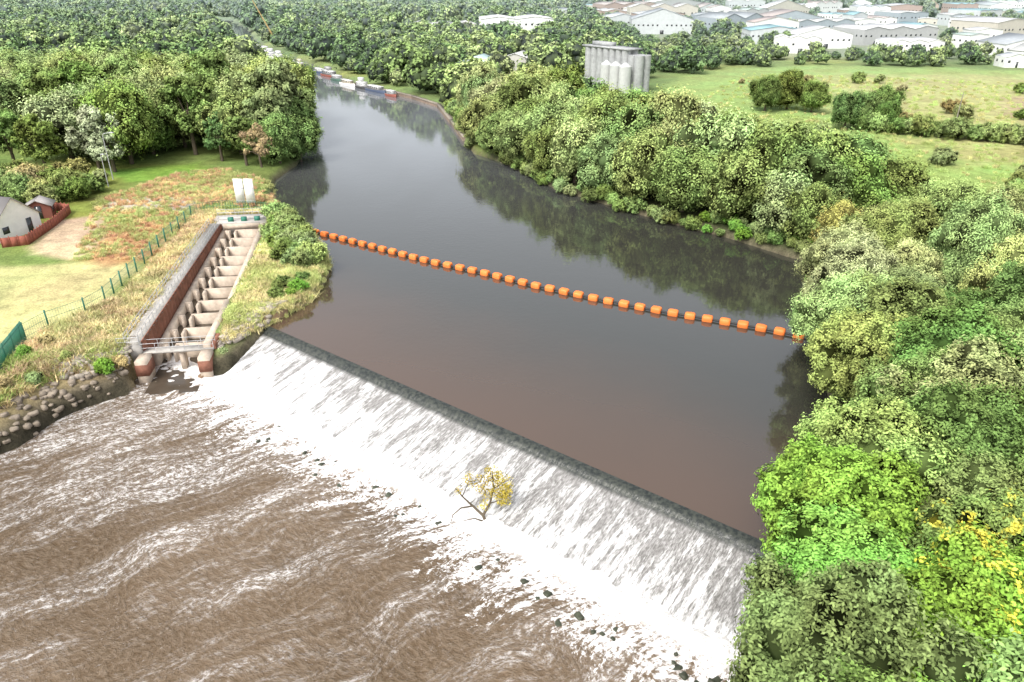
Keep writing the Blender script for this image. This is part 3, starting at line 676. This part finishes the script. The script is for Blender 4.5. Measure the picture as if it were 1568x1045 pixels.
for a,b,s,m_,c in [(-92,163,1.0,MIDO[0],GS),(-87,160,.95,MIDO[1],GS),(-102,160,.9,MIDO[1],G3),(-56,164,.85,SPARSE,(.34,.28,.17)),(-60,166,.8,MIDO[0],G3),(-53,168,.9,MID[0],G3),(-50.5,176,.85,MID[1],G3),(-67,170,.8,MIDO[1],GD),(-112,165,.9,MIDO[0],G3),(-122,160,.9,MIDO[1],G1),(-135,150,1,MIDO[0],G2),(-125,145,.8,MID[2],G3),(-55,188,1,MID[3],G3),(-60,205,1,MID[1],G1),(-66,222,1,MID[2],G3)]: plant('ash_tree',m_,a,b,s,c)
for q in poisson([(-82,134),(-84,150),(-120,152),(-150,140),(-140,120),(-100,128)],3.6,11): plant('scrub_bush',random.choice(BUSH),q[0],q[1],random.uniform(.9,1.8),random.choice([G1,G2,G4,G3,(.32,.30,.12)]))
for q in poisson([(-41.5,125),(-37,119),(-33.5,112),(-30,105),(-29.5,100),(-34,103),(-38.5,112)],1.9,13): plant('willow_shrub',random.choice(BUSH),q[0],q[1],random.uniform(.65,1.25),random.choice([G1,G3,G2,G2]))
for q in poisson([(-28.5,97),(-29,91),(-32,90),(-32,95)],1.7,14): plant('willow_shrub',random.choice(BUSH),q[0],q[1],random.uniform(.35,.6),random.choice([G5,G3]))
for a,b,s in [(-45.5,71.5,.6),(-44.5,73,.45),(-55,73,.5),(-54,76,.5),(-56,66,.6),(-53,66,.5),(-60,62,.7),(-58,58,.6),(-34,76.5,.25),(-63,52,.7),(-50,72.5,.4),(-51,68,.5)]: plant('bank_shrub',random.choice(BUSH),a,b,s,random.choice([G5,G2,(.36,.29,.12),G1]))
for a,b,s,c in [(80,240,.9,GD),(88,243,1.0,G3),(94,238,.8,G3),(93,210,.85,GD),(99,212,.8,G3),(106,216,.9,G3),(102,206,.65,GD),(112,232,.6,G3)]: plant('field_tree',random.choice(MID),a,b,s,c)
for k in range(16): plant('hedge_bush',random.choice(BUSH),98+k*2.2+random.uniform(-1,1),207-k*1.3+random.uniform(-1.5,1.5),random.uniform(1.0,1.9),random.choice([G2,G1,G3]))
for k in range(26): plant('field_bush',random.choice(BUSH),random.uniform(85,210),random.uniform(150,330),random.uniform(.6,1.6),random.choice([G2,G1,G3,(.30,.26,.12)]))
for q in poisson([(96,138),(104,150),(118,168),(135,190),(150,185),(135,150),(110,130)],5,15): plant('field_bush',random.choice(MID),q[0],q[1],random.uniform(.32,.5),random.choice([G2,(.30,.26,.12),G1,G4]))
for q in poisson([(28,127.5),(36,120.5),(44,110.5),(52,107.5),(50,110),(38,124)],2.0,17): plant('bank_shrub',random.choice(BUSH),q[0]-.6,q[1]-.6,random.uniform(.4,.8),random.choice([G5,G3,G1]))
for q in poisson([(-6,186),(10,151),(28,128),(27,126.5),(8,149.5),(-8,184)],2.6,27,600): plant('bank_shrub',random.choice(BUSH),q[0],q[1],random.uniform(.7,1.1),random.choice([G1,G2,G3]))
for q in poisson([(-12,188),(-17,222),(-23,253),(-21,254),(-15,222),(-9,190)],3.6,28,600): plant('bank_shrub',random.choice(BUSH),q[0]+1.5,q[1],random.uniform(.9,1.6),random.choice([G1,G2,G3]))
for q in poisson([(38.6,84),(34,69),(31.5,58),(34,58),(37,68),(41,83)],2.4,18): plant('bank_shrub',random.choice(BUSH),q[0],q[1],random.uniform(.5,.9),random.choice([G3,G2,GD]))
for q in [(44,101),(41.5,95),(47.5,104),(39.5,90)]: plant('bank_shrub',random.choice(BUSH),q[0]+1,q[1],1.0,G3)

# ------------------------------------------------------------ instancers
def instancer(name,pts,scales,me,parent):
    n=len(pts)
    if n==0:return
    r=np.random.default_rng(n);a=r.uniform(0,6.28,n);s=np.array(scales)/2;V=[]
    for dx,dy in((-1,-1),(1,-1),(1,1),(-1,1)):
        V.append(np.c_[pts[:,0]+(dx*np.cos(a)-dy*np.sin(a))*s,pts[:,1]+(dx*np.sin(a)+dy*np.cos(a))*s,pts[:,2]])
    V=np.stack(V,1).reshape(-1,3);mb=MB();mb.add(V,np.arange(4*n).reshape(-1,4));o=mb.build(name,[]);o.parent=parent
    o.instance_type='FACES';o.use_instance_faces_scale=True;o.show_instancer_for_render=False;o.show_instancer_for_viewport=False
    c=obj(name+'_unit',me);c.parent=o
DT=D.objects.new('distant_trees',None);S.collection.objects.link(DT)
r=np.random.default_rng(99)
n=42000;yy=230+(r.uniform(0,1,n)**.75)*2400;xx=r.uniform(-1,1,n)*(yy*.85+60)
sd=sdist(RIVER,xx,yy);fd=sdist(FIELD,xx,yy)
dens=np.where(yy<520,1.,.55+.45*(fbm(xx*.006,yy*.006,3,61)>.45))
ok=(sd>5)&(fd>2)&(r.uniform(0,1,n)<dens)
town=(xx>80)&(yy>405)&(yy<960)
ok&=~(town&(fbm(xx*.02,yy*.02,2,62)<.48))
ok&=~((xx>15)&(xx<62)&(yy>240)&(yy<310))
bl=[(2,492,44,34),(-44,505,44,26),(-14,318,15,19),(3,332,18,16),(4,286,12,14)]+[(a,b,w+4,d+4) for a,b,w,d,h_ in WH]+[(a,b,14,14) for a,b in HO]
for a,b,w,d in bl: ok&=~((np.abs(xx-a)<w/2+3)&(yy-b<d/2+3)&(yy-b>-d/2-9))
xx=xx[ok];yy=yy[ok]
cell={};sel=[]
for k in range(len(xx)):
    g_=7.5 if yy[k]<500 else (11 if yy[k]<1000 else 16);key=(int(xx[k]//g_),int(yy[k]//g_),int(g_))
    if key in cell: continue
    cell[key]=1;sel.append(k)
xx=xx[sel];yy=yy[sel];zz=np.maximum(ground_h(xx,yy),.5)-.2
sc=r.uniform(.6,1.45,len(xx))*np.where(yy>500,1.15,1)*np.where(yy>1000,1.25,1);sc*=np.where((xx>60)&(yy>340)&(yy<960),.62,1.);sc*=np.where(yy<300,.9,1)
gi=np.clip(((fbm(xx*.03,yy*.03,2,77)*1.5-.25+r.normal(0,.2,len(xx)))*6).astype(int),0,5);cols=[GD,G1,G3,G2,G3,G4]
for k in range(6):
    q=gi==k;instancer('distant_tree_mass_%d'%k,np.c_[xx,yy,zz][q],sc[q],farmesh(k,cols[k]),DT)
def tuft(seed,colr,n=46,h=.75,w=.035,spread=.35):
    r=np.random.default_rng(seed);mb=MB()
    b=r.normal(0,spread,(n,2));d=r.normal(0,.45,(n,2))*h;hh=h*r.uniform(.5,1.2,n);a=r.uniform(0,6.28,n);wx=np.c_[np.cos(a),np.sin(a),0*a]*w
    p0=np.c_[b,np.zeros(n)];p1=np.c_[b+d*.5,hh*.65];p2=np.c_[b+d*1.3,hh]
    V=np.stack([p0-wx,p0+wx,p1+wx,p1-wx,p2],1).reshape(-1,3);k=np.arange(n)*5
    t=np.repeat(r.uniform(.4,.9,n),5);mb.add(V,np.stack([k,k+1,k+2,k+3],1),0,t);mb.add(V,np.stack([k+3,k+2,k+4],1),0,t)
    return mb.build('tuft',[leafmat('grass_%02x%02x%02x'%tuple(int(q*255) for q in colr),False,colr)],link=False)
GR=D.objects.new('grass',None);S.collection.objects.link(GR)
def grass(poly,n,seed,cols_,s0,s1):
    p=scatter(poly,n,seed);fx,fy=fl(p[:,0],p[:,1]);p=p[~((fx>-6)&(fx<4.6)&(fy<50)&(fy>-5))];p=p[sdist(RIVER,p[:,0],p[:,1])>(2.2 if seed==203 else .2)]
    p=onground(p,-.02);r=np.random.default_rng(seed);g_=(fbm(p[:,0]*.2,p[:,1]*.2,2,seed)*1.6-.3+r.normal(0,.25,len(p)))*len(cols_);g_=np.clip(g_.astype(int),0,len(cols_)-1)
    for k,c in enumerate(cols_): q=g_==k;instancer('grass_tufts_%d_%d'%(seed,k),p[q],r.uniform(s0,s1,q.sum()),tuft(k,c),GR)
grass([(-56,72),(-56,82),(-52.5,90),(-54,112),(-57,129),(-46,130),(-44,90),(-45,74)],2200,201,[(.34,.34,.15),(.58,.48,.27),(.50,.44,.22),(.52,.35,.21)],.6,1.2)
grass([(-42,126),(-36,122),(-28,108),(-27,92),(-31,84),(-35,78),(-37,90),(-41,120)],1800,202,[(.36,.39,.15),(.58,.53,.26),(.54,.47,.25)],.5,1.1)
grass([(-90,25),(-57,72),(-47,76),(-42,77),(-41,74),(-47,69),(-50,58),(-70,25)],2400,203,[(.24,.31,.09),(.46,.36,.20),(.36,.35,.15),(.50,.44,.24)],.7,1.3)
grass([(-66,104),(-80,138),(-73,158),(-64,163),(-48,150),(-44,134),(-57,130),(-55,104)],1800,204,[(.35,.38,.15),(.50,.32,.18),(.52,.44,.22)],.4,.9)
grass([(60,125),(72,118),(90,108),(180,110),(220,300),(100,340),(60,250)],2500,205,[(.32,.39,.14),(.44,.42,.19)],.6,1.2)

# ------------------------------------------------------------ stranded tree in weir
mb=MB();r=np.random.default_rng(3)
B=np.array([-2.2,49.6,-2.6])
def br(pts,r0,r1): 
    pts=[B+np.array(p) for p in pts];n=len(pts);mb.path(pts,list(np.linspace(r0,r1,n)),6,1);return pts
br([(0,0,0),(-.3,.2,.8),(-1.2,.6,1.5),(-2.1,.9,2.3),(-2.6,1,3.0)],.16,.04)
br([(-.3,.2,.8),(.3,.6,1.8),(.6,1.0,3.0),(.5,1.2,4.6)],.14,.04)
br([(-1.2,.6,1.5),(-2.2,.2,1.6),(-2.9,0,1.0),(-3.1,-.1,.2)],.08,.03)
br([(0,0,.2),(-1.0,-.3,.9),(-2.0,-.5,.8)],.08,.03)
br([(.6,1,3),(1.4,1.2,3.6),(1.9,1.3,3.7)],.06,.02);br([(.3,.6,1.8),(1.2,.5,2.2),(1.7,.4,2.3)],.06,.02)
br([(-2.1,.9,2.3),(-1.6,1.2,3.4),(-1.4,1.2,4.2)],.05,.02)
for c,rad_,nn in [((1.2,1.1,3.4),1.1,420),((1.7,1.0,2.9),.6,260),((.6,1.1,4.3),.8,300),((.2,1.1,4.9),.4,90),((1.5,.6,2.3),.7,340),((.2,.8,2.7),.7,200),((-1.4,1.1,4.0),.6,150),((-.5,1.0,3.6),.7,180),((-2.4,1,2.9),.4,60),((-.2,.5,1.6),.5,70)]:
    dr=unit(r.normal(size=(nn,3)));P=B+np.array(c)+dr*(rad_*r.uniform(.2,1.2,nn)**.6)[:,None]
    leaves(mb,P,unit(r.normal(size=(nn,3))+[0,0,.5]),.2,.5,r.uniform(.1,.9,nn),r)
o=mb.build('stranded_tree',[LEAF,BARK]);o.color=(.48,.42,.07,1)

# ------------------------------------------------------------ light, world, camera
el,az=rad(52),rad(215)
sun=D.lights.new('sun','SUN');sun.energy=1.5;sun.angle=rad(12);sun.color=(1,.96,.88)
so=D.objects.new('sun',sun);S.collection.objects.link(so)
dv=Vector((math.sin(az)*math.cos(el),math.cos(az)*math.cos(el),math.sin(el)));so.rotation_euler=dv.to_track_quat('Z','Y').to_euler()
w=D.worlds.new('World');S.world=w;w.use_nodes=True;nt=w.node_tree;nt.nodes.clear()
sk=nt.nodes.new('ShaderNodeTexSky');sk.sky_type='NISHITA';sk.sun_disc=False;sk.sun_elevation=el;sk.sun_rotation=az;sk.air_density=1;sk.dust_density=5;sk.ozone_density=1
hs=nt.nodes.new('ShaderNodeHueSaturation');hs.inputs['Saturation'].default_value=.3;hs.inputs['Value'].default_value=2.15
bg=nt.nodes.new('ShaderNodeBackground');bg.inputs[1].default_value=.15;out=nt.nodes.new('ShaderNodeOutputWorld')
nt.links.new(sk.outputs[0],hs.inputs['Color']);nt.links.new(hs.outputs[0],bg.inputs[0]);nt.links.new(bg.outputs[0],out.inputs[0])
cam=D.cameras.new('camera');co=D.objects.new('camera',cam);S.collection.objects.link(co)
co.location=(0,0,40);co.rotation_euler=(rad(90-26.6),0,0);cam.sensor_width=36;cam.lens=1120/1568*36;cam.clip_end=12000;cam.clip_start=.5
S.camera=co
S.view_settings.view_transform='Standard';S.view_settings.look='None';S.view_settings.exposure=0
